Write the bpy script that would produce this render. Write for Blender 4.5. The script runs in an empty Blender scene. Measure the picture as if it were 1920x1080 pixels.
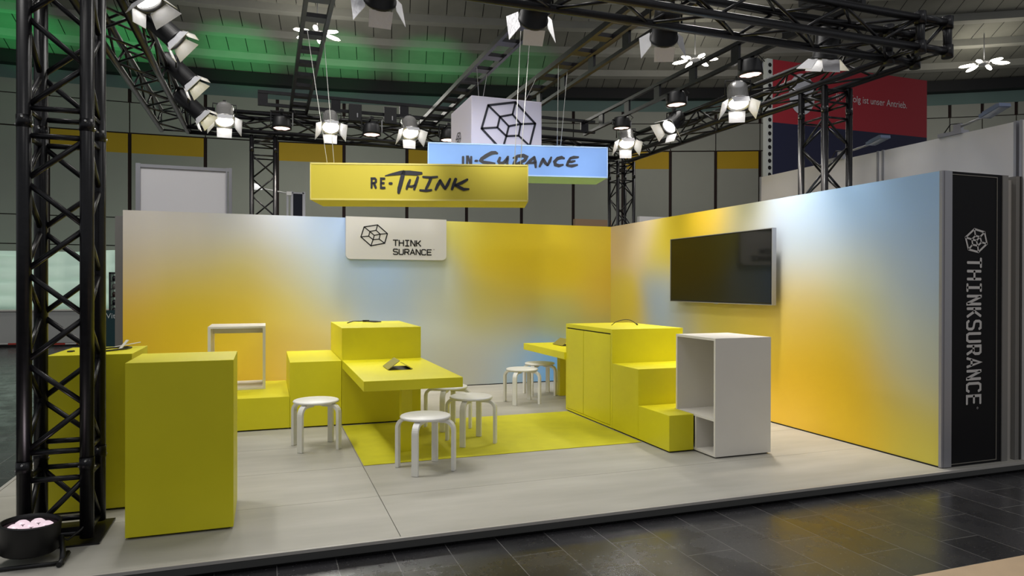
import bpy, bmesh, math, random
from mathutils import Vector, Matrix
random.seed(7)
SC = bpy.context.scene
COL = SC.collection
PI = math.pi

# ------------------------------------------------------------------ camera
YAW, PIT, ROL, FPX = 0.3434, -0.0032, 0.0021, 1289.29
cam_d = bpy.data.cameras.new('camera')
cam_d.sensor_fit = 'HORIZONTAL'; cam_d.sensor_width = 36.0
cam_d.lens = 36.0 * FPX / 1920.0
cam_d.clip_start = 0.05; cam_d.clip_end = 300
cam = bpy.data.objects.new('camera', cam_d); COL.objects.link(cam)
fw = Vector((math.sin(YAW)*math.cos(PIT), math.cos(YAW)*math.cos(PIT), math.sin(PIT)))
rt = Vector((math.cos(YAW), -math.sin(YAW), 0)); up = rt.cross(fw)
r2 = rt*math.cos(ROL)+up*math.sin(ROL); u2 = -rt*math.sin(ROL)+up*math.cos(ROL)
M = Matrix((r2, u2, -fw)).transposed().to_4x4()
M.translation = Vector((-5.339, -10.108, 1.526))
cam.matrix_world = M
SC.camera = cam

# ------------------------------------------------------------------ light and exposure
SC.view_settings.view_transform = 'Standard'
SC.view_settings.look = 'None'
SC.view_settings.gamma = 1.0
SC.view_settings.use_curve_mapping = False
SC.view_settings.exposure = 0.12
world = bpy.data.worlds.new('hall_ambient'); SC.world = world
world.use_nodes = True
bg = world.node_tree.nodes['Background']
bg.inputs[0].default_value = (0.93, 0.95, 1.0, 1); bg.inputs[1].default_value = 0.28

def lamp(name, kind, loc, energy, color=(1,1,1), target=None, size=0.1, angle=60, blend=0.7, parent=None, size_y=None):
    d = bpy.data.lights.new(name, kind); d.energy = energy; d.color = color
    if kind == 'SPOT':
        d.spot_size = math.radians(angle); d.spot_blend = blend; d.shadow_soft_size = size
    elif kind == 'AREA':
        d.shape = 'RECTANGLE'; d.size = size; d.size_y = size_y or size
    else: d.shadow_soft_size = size
    o = bpy.data.objects.new(name, d); COL.objects.link(o)
    loc = Vector(loc)
    if parent is not None:
        o.parent = parent; o.location = loc - parent.location
    else: o.location = loc
    if target is not None:
        o.rotation_euler = (Vector(target)-loc).to_track_quat('-Z', 'Y').to_euler()
    return o
# unseen area lights added high above the booth as overhead fill
for hx, hy, he in ((-8, -4, 240), (-3, -3, 120), (3, 0, 150), (-6, -11, 60), (1, -11, 60)):
    lamp('overhead_fill', 'AREA', (hx, hy, 8.6), he, (1, .97, .93), (hx, hy, 0), 2.2)

# ------------------------------------------------------------------ colour helpers
def s2l(c):
    return tuple((v/255/12.92 if v/255 <= .04045 else ((v/255+.055)/1.055)**2.4) for v in c)
def new_mat(name):
    m = bpy.data.materials.new(name); m.use_nodes = True
    return m, m.node_tree, m.node_tree.nodes['Principled BSDF']
def mat(name, col, rough=.5, metal=0, emis=None, estr=0, noise=0, nscale=8, bump=0, spec=None, trans=0, lin=False):
    m, t, b = new_mat(name)
    c = col if lin else s2l(col)
    b.inputs['Base Color'].default_value = (*c, 1)
    b.inputs['Roughness'].default_value = rough
    b.inputs['Metallic'].default_value = metal
    if spec is not None: b.inputs['Specular IOR Level'].default_value = spec
    if emis: b.inputs['Emission Color'].default_value = (*emis, 1); b.inputs['Emission Strength'].default_value = estr
    if trans: b.inputs['Transmission Weight'].default_value = trans
    if noise or bump:
        tc = t.nodes.new('ShaderNodeTexCoord'); nz = t.nodes.new('ShaderNodeTexNoise')
        nz.inputs['Scale'].default_value = nscale; nz.inputs['Detail'].default_value = 5
        t.links.new(tc.outputs['Object'], nz.inputs['Vector'])
        if noise:
            r = t.nodes.new('ShaderNodeMapRange'); r.inputs['From Min'].default_value = .3; r.inputs['From Max'].default_value = .7
            r.inputs['To Min'].default_value = 1-noise; r.inputs['To Max'].default_value = 1+noise
            t.links.new(nz.outputs['Fac'], r.inputs['Value'])
            vm = t.nodes.new('ShaderNodeVectorMath'); vm.operation = 'SCALE'; vm.inputs[0].default_value = c
            t.links.new(r.outputs[0], vm.inputs['Scale']); t.links.new(vm.outputs[0], b.inputs['Base Color'])
        if bump:
            bn = t.nodes.new('ShaderNodeBump'); bn.inputs['Strength'].default_value = bump; bn.inputs['Distance'].default_value = .01
            t.links.new(nz.outputs['Fac'], bn.inputs['Height']); t.links.new(bn.outputs[0], b.inputs['Normal'])
    return m

LIME = mat('lime_laminate', (219, 210, 22), .42, noise=.025, nscale=3)
LIME_FLOOR = mat('lime_carpet', (204, 198, 30), .7, noise=.06, nscale=5)
WHITE = mat('white_laminate', (222, 218, 210), .4, noise=.015, nscale=4)
WHITEP = mat('white_paint', (226, 225, 222), .35)
BLACKM = mat('black_coated_steel', (22, 21, 24), .32, metal=.25, noise=.35, nscale=25)
BLACKP = mat('black_plastic', (16, 16, 18), .45)
DARK = mat('dark_plinth', (12, 11, 10), .8)
INK = mat('dark_ink', (18, 19, 34), .6)
INKB = mat('black_ink', (16, 15, 14), .6)
CHROME = mat('polished_aluminium', (215, 213, 210), .25, metal=.75)
SILVER = mat('silver_foil', (232, 232, 236), .4, metal=.35, bump=.3, nscale=30)
ALU = mat('anodised_aluminium', (165, 165, 170), .4, metal=.6)
LENS = mat('lamp_lens', (255, 250, 240), .3, emis=(1, .97, .92), estr=16)
LENSP = mat('led_lens', (255, 225, 220), .3, emis=(1, .72, .64), estr=1.9)
LENSF = mat('led_cell', (120, 95, 105), .3, emis=(1, .80, .87), estr=.75)
ROPE = mat('steel_rope', (190, 190, 185), .5, metal=.3)
GREYEDGE = mat('grey_edge', (70, 70, 68), .5)
GREYWALL = mat('grey_profile', (122, 120, 116), .45)
PARTW = mat('white_partition', (232, 229, 227), .6, noise=.04, nscale=1.5)

# ------------------------------------------------------------------ mesh builder
class MB:
    def __init__(s): s.v = []; s.f = []; s.m = []; s.smooth = []
    def add(s, vs, fs, mi=0, sm=False):
        o = len(s.v); s.v += [Vector(p) for p in vs]
        for f in fs: s.f.append([i+o for i in f]); s.m.append(mi); s.smooth.append(sm)
        return s
    def box(s, x0, x1, y0, y1, z0, z1, mi=0):
        v = [(x, y, z) for z in (z0, z1) for y in (y0, y1) for x in (x0, x1)]
        return s.add(v, [(0,2,3,1), (4,5,7,6), (0,1,5,4), (2,6,7,3), (0,4,6,2), (1,3,7,5)], mi)
    def obox(s, mtx, x0, x1, y0, y1, z0, z1, mi=0):
        v = [mtx @ Vector((x, y, z)) for z in (z0, z1) for y in (y0, y1) for x in (x0, x1)]
        return s.add(v, [(0,2,3,1), (4,5,7,6), (0,1,5,4), (2,6,7,3), (0,4,6,2), (1,3,7,5)], mi)
    def tube(s, p0, p1, r, n=12, r1=None, mi=0, caps=True):
        p0, p1 = Vector(p0), Vector(p1); d = (p1-p0).normalized()
        a = d.orthogonal().normalized(); b = d.cross(a); r1 = r if r1 is None else r1
        vs = []
        for p, rr in ((p0, r), (p1, r1)):
            for i in range(n):
                t = 2*PI*i/n; vs.append(p + (a*math.cos(t)+b*math.sin(t))*rr)
        o = len(s.v); s.v += vs
        for i in range(n):
            j = (i+1) % n; s.f.append([o+i, o+j, o+n+j, o+n+i]); s.m.append(mi); s.smooth.append(True)
        if caps:
            s.f.append([o+i for i in range(n)][::-1]); s.m.append(mi); s.smooth.append(False)
            s.f.append([o+n+i for i in range(n)]); s.m.append(mi); s.smooth.append(False)
        return s
    def path(s, pts, r, n=8, mi=0):
        pts = [Vector(p) for p in pts]; o = len(s.v); a = None
        for k, p in enumerate(pts):
            d = (pts[min(k+1, len(pts)-1)]-pts[max(k-1, 0)]).normalized()
            a = d.orthogonal().normalized() if a is None else (a - d*a.dot(d)).normalized()
            b = d.cross(a)
            for i in range(n):
                t = 2*PI*i/n; s.v.append(p+(a*math.cos(t)+b*math.sin(t))*r)
        for k in range(len(pts)-1):
            for i in range(n):
                j = (i+1) % n; s.f.append([o+k*n+i, o+k*n+j, o+(k+1)*n+j, o+(k+1)*n+i]); s.m.append(mi); s.smooth.append(True)
        s.f.append([o+i for i in range(n)][::-1]); s.m.append(mi); s.smooth.append(False)
        s.f.append([o+(len(pts)-1)*n+i for i in range(n)]); s.m.append(mi); s.smooth.append(False)
        return s
    def lathe(s, prof, mtx=None, n=32, mi=0, sm=True):
        mtx = mtx or Matrix.Identity(4); o = len(s.v)
        for (r, z) in prof:
            for i in range(n):
                t = 2*PI*i/n; s.v.append(mtx @ Vector((r*math.cos(t), r*math.sin(t), z)))
        for k in range(len(prof)-1):
            for i in range(n):
                j = (i+1) % n; s.f.append([o+k*n+i, o+k*n+j, o+(k+1)*n+j, o+(k+1)*n+i]); s.m.append(mi); s.smooth.append(sm)
        return s
    def build(s, name, mats, parent=None, bevel=0, origin=None):
        if not isinstance(mats, (list, tuple)): mats = [mats]
        me = bpy.data.meshes.new(name)
        off = parent.location.copy() if parent is not None else (Vector(origin) if origin else Vector((0,0,0)))
        if parent is not None and parent.parent is not None: off = off + parent.parent.location
        me.from_pydata([tuple(v-off) for v in s.v], [], s.f)
        for m in mats: me.materials.append(m)
        for p, mi, sm in zip(me.polygons, s.m, s.smooth): p.material_index = mi; p.use_smooth = sm
        me.update()
        bm = bmesh.new(); bm.from_mesh(me)
        bmesh.ops.recalc_face_normals(bm, faces=bm.faces)
        if bevel:
            es = [e for e in bm.edges if len(e.link_faces) == 2 and e.calc_face_angle(0) > .7]
            bmesh.ops.bevel(bm, geom=es, offset=bevel, segments=2, affect='EDGES', profile=.6)
        bm.to_mesh(me); bm.free()
        o = bpy.data.objects.new(name, me); COL.objects.link(o)
        if parent is not None: o.parent = parent
        else: o.location = off
        return o

def tag(o, label=None, cat=None, group=None, kind=None):
    if label: o['label'] = label
    if cat: o['category'] = cat
    if group: o['group'] = group
    if kind: o['kind'] = kind
    return o
def empty(name, loc, label=None, cat=None, group=None, kind=None):
    o = bpy.data.objects.new(name, None); o.empty_display_size = .1; COL.objects.link(o)
    o.location = Vector(loc); return tag(o, label, cat, group, kind)
def copy_tree(o, parent=None):
    c = o.copy(); COL.objects.link(c); c.parent = parent
    for ch in [k for k in bpy.data.objects if k.parent == o]: copy_tree(ch, c)
    return c
def struct(name, mb, m, **k): return tag(mb.build(name, m, **k), kind='structure')

# flat lettering: strokes in a local (a, b) plane, mapped by fn to the world
def stroke(mb, pts, w, fn, closed=False, cap=True):
    pts = [Vector((p[0], p[1])) for p in pts]
    n = len(pts); ws = w if isinstance(w, (list, tuple)) else [w]*n
    L = []; Rr = []
    for i, p in enumerate(pts):
        if closed: d0 = (p-pts[i-1]).normalized(); d1 = (pts[(i+1) % n]-p).normalized()
        else:
            d0 = (p-pts[i-1]).normalized() if i > 0 else (pts[1]-p).normalized()
            d1 = (pts[i+1]-p).normalized() if i < n-1 else d0
        t = (d0+d1)
        t = t.normalized() if t.length > 1e-6 else d0
        nn = Vector((-t.y, t.x)); k = 1/max(.45, nn.dot(Vector((-d0.y, d0.x))))
        L.append(p+nn*ws[i]*.5*k); Rr.append(p-nn*ws[i]*.5*k)
    if cap and not closed:
        # short rounded ends
        d = (pts[1]-pts[0]).normalized(); e = (pts[-1]-pts[-2]).normalized()
        L.insert(0, pts[0]-d*ws[0]*.28+Vector((-d.y, d.x))*ws[0]*.25); Rr.insert(0, pts[0]-d*ws[0]*.28-Vector((-d.y, d.x))*ws[0]*.25)
        L.append(pts[-1]+e*ws[-1]*.28+Vector((-e.y, e.x))*ws[-1]*.25); Rr.append(pts[-1]+e*ws[-1]*.28-Vector((-e.y, e.x))*ws[-1]*.25)
    m = len(L); vs = [fn(q) for q in L]+[fn(q) for q in Rr]
    fs = [(i, i+1, m+i+1, m+i) for i in range(m-1)]
    if closed: fs.append((m-1, 0, m, 2*m-1))
    mb.add(vs, fs)

GL = {  # technical sans on a unit box, y up
 'T': [[(.0,1),(1,1)], [(.5,1),(.5,0)]],
 'H': [[(.05,1),(.05,0)], [(.95,1),(.95,0)], [(.05,.52),(.95,.52)]],
 'I': [[(.1,1),(.9,1)], [(.5,1),(.5,0)], [(.1,0),(.9,0)]],
 'N': [[(.05,0),(.05,1),(.12,1),(.88,0),(.95,0),(.95,1)]],
 'K': [[(.05,1),(.05,0)], [(.9,1),(.35,.52),(.05,.52)], [(.4,.52),(.95,0)]],
 'S': [[(.95,.88),(.82,1),(.2,1),(.06,.9),(.06,.64),(.2,.54),(.8,.46),(.95,.36),(.95,.1),(.8,0),(.2,0),(.03,.12)]],
 'U': [[(.05,1),(.05,.15),(.2,0),(.8,0),(.95,.15),(.95,1)]],
 'R': [[(.05,0),(.05,1),(.75,1),(.93,.88),(.93,.6),(.75,.47),(.05,.47)], [(.5,.47),(.95,0)]],
 'A': [[(.02,0),(.5,1),(.98,0)], [(.2,.33),(.8,.33)]],
 'C': [[(.95,.85),(.8,1),(.22,1),(.05,.85),(.05,.15),(.22,0),(.8,0),(.95,.15)]],
 'E': [[(.95,1),(.05,1),(.05,0),(.95,0)], [(.05,.52),(.85,.52)]],
}
def word(mb, s, a0, a1, b0, b1, w, fn, gap=.28):
    n = len(s); cw = (a1-a0)/(n+(n-1)*gap)
    for i, ch in enumerate(s):
        x = a0+i*cw*(1+gap)
        for st in GL[ch]:
            stroke(mb, [(x+p[0]*cw, b0+p[1]*(b1-b0)) for p in st], w, fn)
LO = [(-.76,.77), (.25,1), (1,.2), (.79,-.73), (-.25,-1), (-1,-.18)]
LI = [(-.33,.35), (.14,.49), (.45,.13), (.37,-.35), (-.09,-.41), (-.42,-.09)]
def logo(mb, ca, cb, ra, rb, w, fn, rot=False):
    T = (lambda p: (ca+p[1]*ra, cb-p[0]*rb)) if rot else (lambda p: (ca+p[0]*ra, cb+p[1]*rb))
    stroke(mb, [T(p) for p in LO], w, fn, closed=True)
    stroke(mb, [T(p) for p in LI], w*.9, fn, closed=True)
    for p, q in zip(LO, LI): stroke(mb, [T(p), T(q)], w*.9, fn)
    for k in (0, 2, 4): stroke(mb, [T(LI[k]), T((.0, .0))], w*.9, fn)

# ------------------------------------------------------------------ hall shell
HC = Vector((-10.164, -37.27)); HR = 51.275
def pol(r, a, z): a = math.radians(a); return Vector((HC.x+r*math.sin(a), HC.y+r*math.cos(a), z))
FLOORZ = -.085
# black tile floor
m_tile, t, b = new_mat('black_stone_tiles')
tc = t.nodes.new('ShaderNodeTexCoord'); mp = t.nodes.new('ShaderNodeMapping')
br = t.nodes.new('ShaderNodeTexBrick'); br.offset = .5; br.inputs['Scale'].default_value = 1
br.inputs['Brick Width'].default_value = .66; br.inputs['Row Height'].default_value = .33; mp.inputs['Rotation'].default_value = (0, 0, PI/2)
br.inputs['Mortar Size'].default_value = .003; br.inputs['Mortar Smooth'].default_value = .2
br.inputs['Color1'].default_value = (.020, .0195, .021, 1); br.inputs['Color2'].default_value = (.038, .037, .040, 1)
br.inputs['Mortar'].default_value = (.15, .145, .14, 1)
t.links.new(tc.outputs['Object'], mp.inputs[0]); t.links.new(mp.outputs[0], br.inputs['Vector'])
nz = t.nodes.new('ShaderNodeTexNoise'); nz.inputs['Scale'].default_value = 2.2; nz.inputs['Detail'].default_value = 9; nz.inputs['Roughness'].default_value = .7
t.links.new(tc.outputs['Object'], nz.inputs['Vector'])
nf = t.nodes.new('ShaderNodeTexNoise'); nf.inputs['Scale'].default_value = 60; nf.inputs['Detail'].default_value = 6
t.links.new(tc.outputs['Object'], nf.inputs['Vector'])
mr = t.nodes.new('ShaderNodeMapRange'); mr.inputs['From Min'].default_value = .35; mr.inputs['From Max'].default_value = .7
mr.inputs['To Min'].default_value = .17; mr.inputs['To Max'].default_value = .38; b.inputs['IOR'].default_value = 1.6
t.links.new(nz.outputs['Fac'], mr.inputs['Value']); t.links.new(mr.outputs[0], b.inputs['Roughness'])
sc_ = t.nodes.new('ShaderNodeMapRange'); sc_.inputs['From Min'].default_value = .62; sc_.inputs['From Max'].default_value = .72
sc_.inputs['To Min'].default_value = 0; sc_.inputs['To Max'].default_value = .7
t.links.new(nf.outputs['Fac'], sc_.inputs['Value'])
mx = t.nodes.new('ShaderNodeMix'); mx.data_type = 'RGBA'; mx.inputs['B'].default_value = (.14, .14, .14, 1)
t.links.new(sc_.outputs[0], mx.inputs['Factor']); t.links.new(br.outputs['Color'], mx.inputs['A']); t.links.new(mx.outputs['Result'], b.inputs['Base Color'])
bn = t.nodes.new('ShaderNodeBump'); bn.inputs['Strength'].default_value = .5; bn.inputs['Distance'].default_value = .002; bn.invert = True
t.links.new(br.outputs['Fac'], bn.inputs['Height'])
b2 = t.nodes.new('ShaderNodeBump'); b2.inputs['Strength'].default_value = .02; b2.inputs['Distance'].default_value = .01
t.links.new(nz.outputs['Fac'], b2.inputs['Height']); t.links.new(bn.outputs[0], b2.inputs['Normal']); t.links.new(b2.outputs[0], b.inputs['Normal'])
struct('floor', MB().box(-30, 32, -16, 20, FLOORZ-.2, FLOORZ), m_tile)

PANEL = mat('grey_wall_panel', (158, 161, 152), .75, noise=.04, nscale=.6)
PYEL = mat('yellow_wall_panel', (190, 156, 20), .7, noise=.04, nscale=.8)
GAPR = mat('dark_red_joint', (38, 20, 18), .8)
TEAL = mat('teal_frieze', (98, 122, 118), .7, noise=.06, nscale=.7)
BLK = mat('black_rail', (14, 15, 18), .6)
CEIL = mat('ceiling_board', (128, 128, 120), .85, noise=.12, nscale=1.1)
RIB = mat('ceiling_rib', (150, 150, 143), .8, noise=.06, nscale=1.5)
GAPC = mat('ceiling_joint', (40, 40, 38), .9)
angs = [-18.6,-16.1,-13.6,-11.1,-8.7,-6.3,-3.9,-1.489,.929,3.344,5.784,8.159,10.488,12.761,14.89,16.914,18.859,20.714,22.47,24.161,25.9,27.6,29.3,31.0,32.09,33.2,34.9,36.6,38.3,40.0,41.8]
w = MB()
def arc(mb, a0, a1, r, z0, z1, mi, th=.05):
    n = max(1, int((a1-a0)/.8))
    for k in range(n):
        b0 = a0+(a1-a0)*k/n; b1 = a0+(a1-a0)*(k+1)/n
        P = [pol(r, b0, z0), pol(r, b1, z0), pol(r, b1, z1), pol(r, b0, z1)]
        Q = [pol(r+th, b0, z0), pol(r+th, b1, z0), pol(r+th, b1, z1), pol(r+th, b0, z1)]
        mb.add(P+Q, [(0,1,2,3), (4,7,6,5), (0,4,5,1), (3,2,6,7), (0,3,7,4), (1,5,6,2)], mi)
for i in range(len(angs)-1):
    a0, a1 = angs[i]+.06, angs[i+1]-.06
    yel = i in (7, 8, 10, 12, 14, 16, 18, 20)
    zs = [(-.085, .9), (.93, 2.73), (2.76, 3.6), (3.63, 5.62 if yel else 6.22)]
    for z0, z1 in zs: arc(w, a0, a1, HR, z0, z1, 0)
    if yel: arc(w, a0, a1, HR, 5.62, 6.22, 1)
    arc(w, a0-.04, a1+.04, HR, 6.26, 7.18, 0); arc(w, a0, a1, HR, 7.21, 7.62, 0)
arc(w, angs[0], angs[-1], HR, 7.62, 8.02, 3)
arc(w, angs[0], angs[-1], HR+.06, -.085, 8.4, 2)
struct('wall_back', w, [PANEL, PYEL, GAPR, TEAL])
w = MB()
arc(w, angs[0], angs[-1], HR-.35, 8.0, 8.35, 0, .4)
struct('trim_1', w, BLK)
w = MB(); seg = .62; na = int((angs[-1]-angs[0])/seg)
R0 = HR-.1; stp = 1.35; sl = .2
def ringquad(mb, ra, za, rb, zb, a0, a1, mi):
    mb.add([pol(ra, a0, za), pol(ra, a1, za), pol(rb, a1, zb), pol(rb, a0, zb)], [(0,1,2,3)], mi)
for k in range(10):
    ra = R0-k*stp; rb = ra-stp; za = 8.35+k*stp*sl; zb = za+stp*sl
    for j in range(na):
        a0 = angs[0]+j*seg; a1 = a0+seg; g = .012
        ringquad(w, ra, za, rb+.28, zb-.056, a0+g, a1-g, 0)
        ringquad(w, ra, za+.04, rb, zb+.04, a0, a1, 2)
        # rib: down-stand beam at the inner edge
        ringquad(w, rb+.3, zb-.06, rb+.3, zb-.2, a0, a1, 1)
        ringquad(w, rb+.3, zb-.2, rb, zb-.2, a0, a1, 1)
        ringquad(w, rb, zb-.2, rb, zb+.05, a0, a1, 1)
struct('ceiling', w, [CEIL, RIB, GAPC])

# ------------------------------------------------------------------ stand platform and carpet
m_fl, t, b = new_mat('pale_laminate_floor')
tc = t.nodes.new('ShaderNodeTexCoord'); mp = t.nodes.new('ShaderNodeMapping'); mp.inputs['Scale'].default_value = (.5, 2.2, 1)
nz = t.nodes.new('ShaderNodeTexNoise'); nz.inputs['Scale'].default_value = 2.2; nz.inputs['Detail'].default_value = 7
t.links.new(tc.outputs['Object'], mp.inputs[0]); t.links.new(mp.outputs[0], nz.inputs['Vector'])
cr = t.nodes.new('ShaderNodeValToRGB'); cr.color_ramp.elements[0].position = .3; cr.color_ramp.elements[1].position = .75
cr.color_ramp.elements[0].color = (*s2l((164, 161, 152)), 1); cr.color_ramp.elements[1].color = (*s2l((181, 178, 169)), 1)
t.links.new(nz.outputs['Fac'], cr.inputs[0]); t.links.new(cr.outputs[0], b.inputs['Base Color'])
b.inputs['Roughness'].default_value = .55
PX0, PX1, PY0 = -7.22, .98, -5.98
w = MB()
xs = [PX0+.03, -4.567, PX1]; ys = [PY0+.03, -5.1, -4.22, -3.34, -2.46, -1.58, -.7, .45]
for i in range(len(xs)-1):
    for j in range(len(ys)-1):
        w.box(xs[i]+.0025, xs[i+1]-.0025, ys[j]+.0018, ys[j+1]-.0018, -.02, 0)
w.box(PX0, PX1, PY0, .45, -.06, -.018, 1)
w.box(PX0, PX1, PY0, PY0+.028, -.02, 0.001, 2); w.box(PX0, PX0+.028, PY0, .45, -.02, 0.001, 2)
w.box(PX0+.06, PX1-.02, PY0+.05, .4, FLOORZ, -.06, 3)
struct('floor_platform', w, [m_fl, GREYEDGE, mat('platform_edge', (176, 172, 165), .45), DARK])
o = MB().box(-4.56, -1.885, -4.215, -2.47, 0.0005, .004).build('carpet', LIME_FLOOR)
tag(o, 'lime yellow carpet rectangle set into the pale floor under the stools', 'carpet')

# ------------------------------------------------------------------ printed walls
def print_mat(name, pts, axis, sig=.42):
    m, t, b = new_mat(name); N = t.nodes; Lk = t.links
    tc = N.new('ShaderNodeTexCoord'); acc = None; wac = None; k = math.exp(-1/(sig*sig))
    for (u, z, col) in pts:
        p = (u, 0, z) if axis == 'x' else (0, u, z)
        d = N.new('ShaderNodeVectorMath'); d.operation = 'SUBTRACT'; Lk.new(tc.outputs['Object'], d.inputs[0]); d.inputs[1].default_value = p
        q = N.new('ShaderNodeVectorMath'); q.operation = 'DOT_PRODUCT'; Lk.new(d.outputs[0], q.inputs[0]); Lk.new(d.outputs[0], q.inputs[1])
        e = N.new('ShaderNodeMath'); e.operation = 'POWER'; e.inputs[0].default_value = k; Lk.new(q.outputs['Value'], e.inputs[1])
        c = N.new('ShaderNodeVectorMath'); c.operation = 'SCALE'; c.inputs[0].default_value = s2l(col) if col[2] > 120 else s2l((col[0], col[1]*PRINT_G, col[2]*.82)); Lk.new(e.outputs[0], c.inputs['Scale'])
        if acc is None: acc, wac = c.outputs[0], e.outputs[0]
        else:
            a = N.new('ShaderNodeVectorMath'); a.operation = 'ADD'; Lk.new(acc, a.inputs[0]); Lk.new(c.outputs[0], a.inputs[1]); acc = a.outputs[0]
            a = N.new('ShaderNodeMath'); a.operation = 'ADD'; Lk.new(wac, a.inputs[0]); Lk.new(e.outputs[0], a.inputs[1]); wac = a.outputs[0]
    iv = N.new('ShaderNodeMath'); iv.operation = 'DIVIDE'; iv.inputs[0].default_value = PRINT_GAIN; Lk.new(wac, iv.inputs[1])
    s = N.new('ShaderNodeVectorMath'); s.operation = 'SCALE'; Lk.new(acc, s.inputs[0]); Lk.new(iv.outputs[0], s.inputs['Scale'])
    Lk.new(s.outputs[0], b.inputs['Base Color']); b.inputs['Roughness'].default_value = .5
    return m
PRINT_GAIN = 1.62; PRINT_G = 1.02
BACKPTS = [(-7.03, 2.32, (180, 175, 170)), (-7.03, 1.76, (175, 160, 130)), (-7.03, 1.21, (188, 150, 45)), (-7.03, 0.65, (185, 150, 25)), (-6.34, 2.34, (175, 172, 172)), (-6.34, 1.91, (172, 162, 130)), (-6.34, 1.49, (180, 155, 45)), (-6.34, 1.06, (185, 155, 15)), (-6.34, 0.49, (195, 160, 25)), (-5.68, 2.36, (170, 172, 178)), (-5.68, 1.78, (172, 158, 110)), (-5.68, 1.27, (188, 158, 40)), (-5.67, 0.69, (200, 170, 40)), (-5.67, 0.28, (215, 175, 60)), (-5.05, 2.38, (165, 172, 185)), (-5.05, 1.79, (165, 160, 135)), (-5.05, 1.19, (185, 165, 80)), (-5.05, 0.67, (205, 172, 105)), (-4.62, 2.32, (150, 170, 200)), (-4.62, 1.79, (150, 160, 160)), (-4.62, 1.26, (152, 155, 135)), (-4.62, 0.73, (185, 165, 120)), (-4.29, 2.25, (140, 165, 205)), (-4.29, 1.64, (140, 155, 172)), (-3.71, 1.8, (140, 165, 200)), (-3.71, 1.1, (140, 155, 170)), (-3.08, 1.81, (152, 162, 165)), (-2.83, 1.17, (160, 165, 155)), (-2.67, 0.36, (150, 150, 130)), (-2.67, 2.38, (170, 165, 110)), (-2.25, 2.23, (185, 165, 50)), (-1.81, 2.32, (195, 170, 35)), (-1.81, 1.82, (195, 165, 25)), (-0.91, 2.35, (195, 170, 45)), (-0.91, 1.75, (190, 162, 28)), (-0.25, 2.28, (190, 165, 60)), (-0.15, 1.32, (180, 150, 65)), (-1.81, 1.33, (175, 155, 75)), (-1.81, 0.83, (150, 155, 140)), (-0.91, 0.98, (150, 150, 120)), (-0.15, 0.79, (140, 140, 120)), (-2.25, 1.25, (165, 155, 110)), (-1.81, 0.16, (140, 155, 165)), (-2.33, 0.27, (150, 150, 145)), (-1.04, 0.22, (70, 140, 205)), (-1.36, 0.23, (120, 150, 180)), (-3.32, 0.38, (150, 155, 150)), (-3.87, 0.4, (150, 155, 160))]  # print colours; warm lamp glow along the bottom is painted in too
RIGHTPTS = [(-0.27, 2.27, (195, 175, 140)), (-0.27, 1.32, (190, 165, 90)), (-0.78, 1.0, (200, 165, 50)), (-0.94, 2.31, (195, 180, 155)), (-1.54, 2.03, (190, 165, 60)), (-2.07, 2.23, (195, 160, 25)), (-2.67, 2.36, (215, 170, 60)), (-3.3, 2.35, (175, 175, 140)), (-3.85, 2.34, (175, 180, 185)), (-1.51, 1.35, (140, 160, 190)), (-1.51, 1.04, (145, 162, 180)), (-2.08, 1.14, (165, 165, 150)), (-2.68, 1.16, (190, 165, 100)), (-3.68, 1.2, (200, 165, 75)), (-4.26, 2.19, (160, 185, 215)), (-4.26, 2.47, (150, 180, 215)), (-4.26, 1.85, (175, 185, 195)), (-4.26, 1.4, (195, 180, 125)), (-4.26, 1.06, (212, 170, 75)), (-4.27, 0.6, (210, 160, 30)), (-4.63, 0.97, (192, 150, 35)), (-4.11, 0.18, (225, 175, 80)), (-4.96, 2.34, (140, 175, 215)), (-4.96, 1.72, (168, 180, 190)), (-4.97, 1.31, (185, 170, 105)), (-4.97, 0.69, (195, 150, 20)), (-4.97, 0.17, (210, 165, 35)), (-5.55, 2.27, (145, 178, 218)), (-5.55, 1.47, (165, 180, 190)), (-5.55, 0.99, (175, 175, 140)), (-5.56, 0.38, (190, 160, 60)), (-5.82, 0.06, (195, 175, 95)), (-5.83, 1.7, (150, 175, 205)), (-5.81, 0.88, (165, 175, 170)), (-2.89, 1.77, (185, 160, 90)), (-3.4, 1.76, (180, 175, 150)), (-0.95, 0.53, (170, 165, 140)), (-3.4, 0.81, (195, 165, 80)), (-1.69, 0.29, (190, 165, 90))]  # print colours, with the lamp pool near the floor painted in
struct('wall_back_2', MB().box(-7.091, .0, 0, .06, 0.006, 2.5), print_mat('printed_back_wall', BACKPTS, 'x'))
PRINT_GAIN = 1.34; PRINT_G = 1.065
struct('wall_right', MB().box(0, .1, -5.87, .06, 0.006, 2.5), print_mat('printed_right_wall', RIGHTPTS, 'y'))
struct('trim_2', MB().box(-.01, .1, -5.897, -5.871, 0.006, 2.5).box(.015, .1, -5.903, -5.897, .006, 2.5), ALU)
struct('trim_3', MB().box(-7.091, -.002, -.004, .0, 0.0, .012).box(-.004, 0, -5.87, -.004, 0, .012), DARK)
struct('wall_left', MB().box(-7.25, -7.13, .38, .46, -.05, 2.455), GREYWALL)

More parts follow.
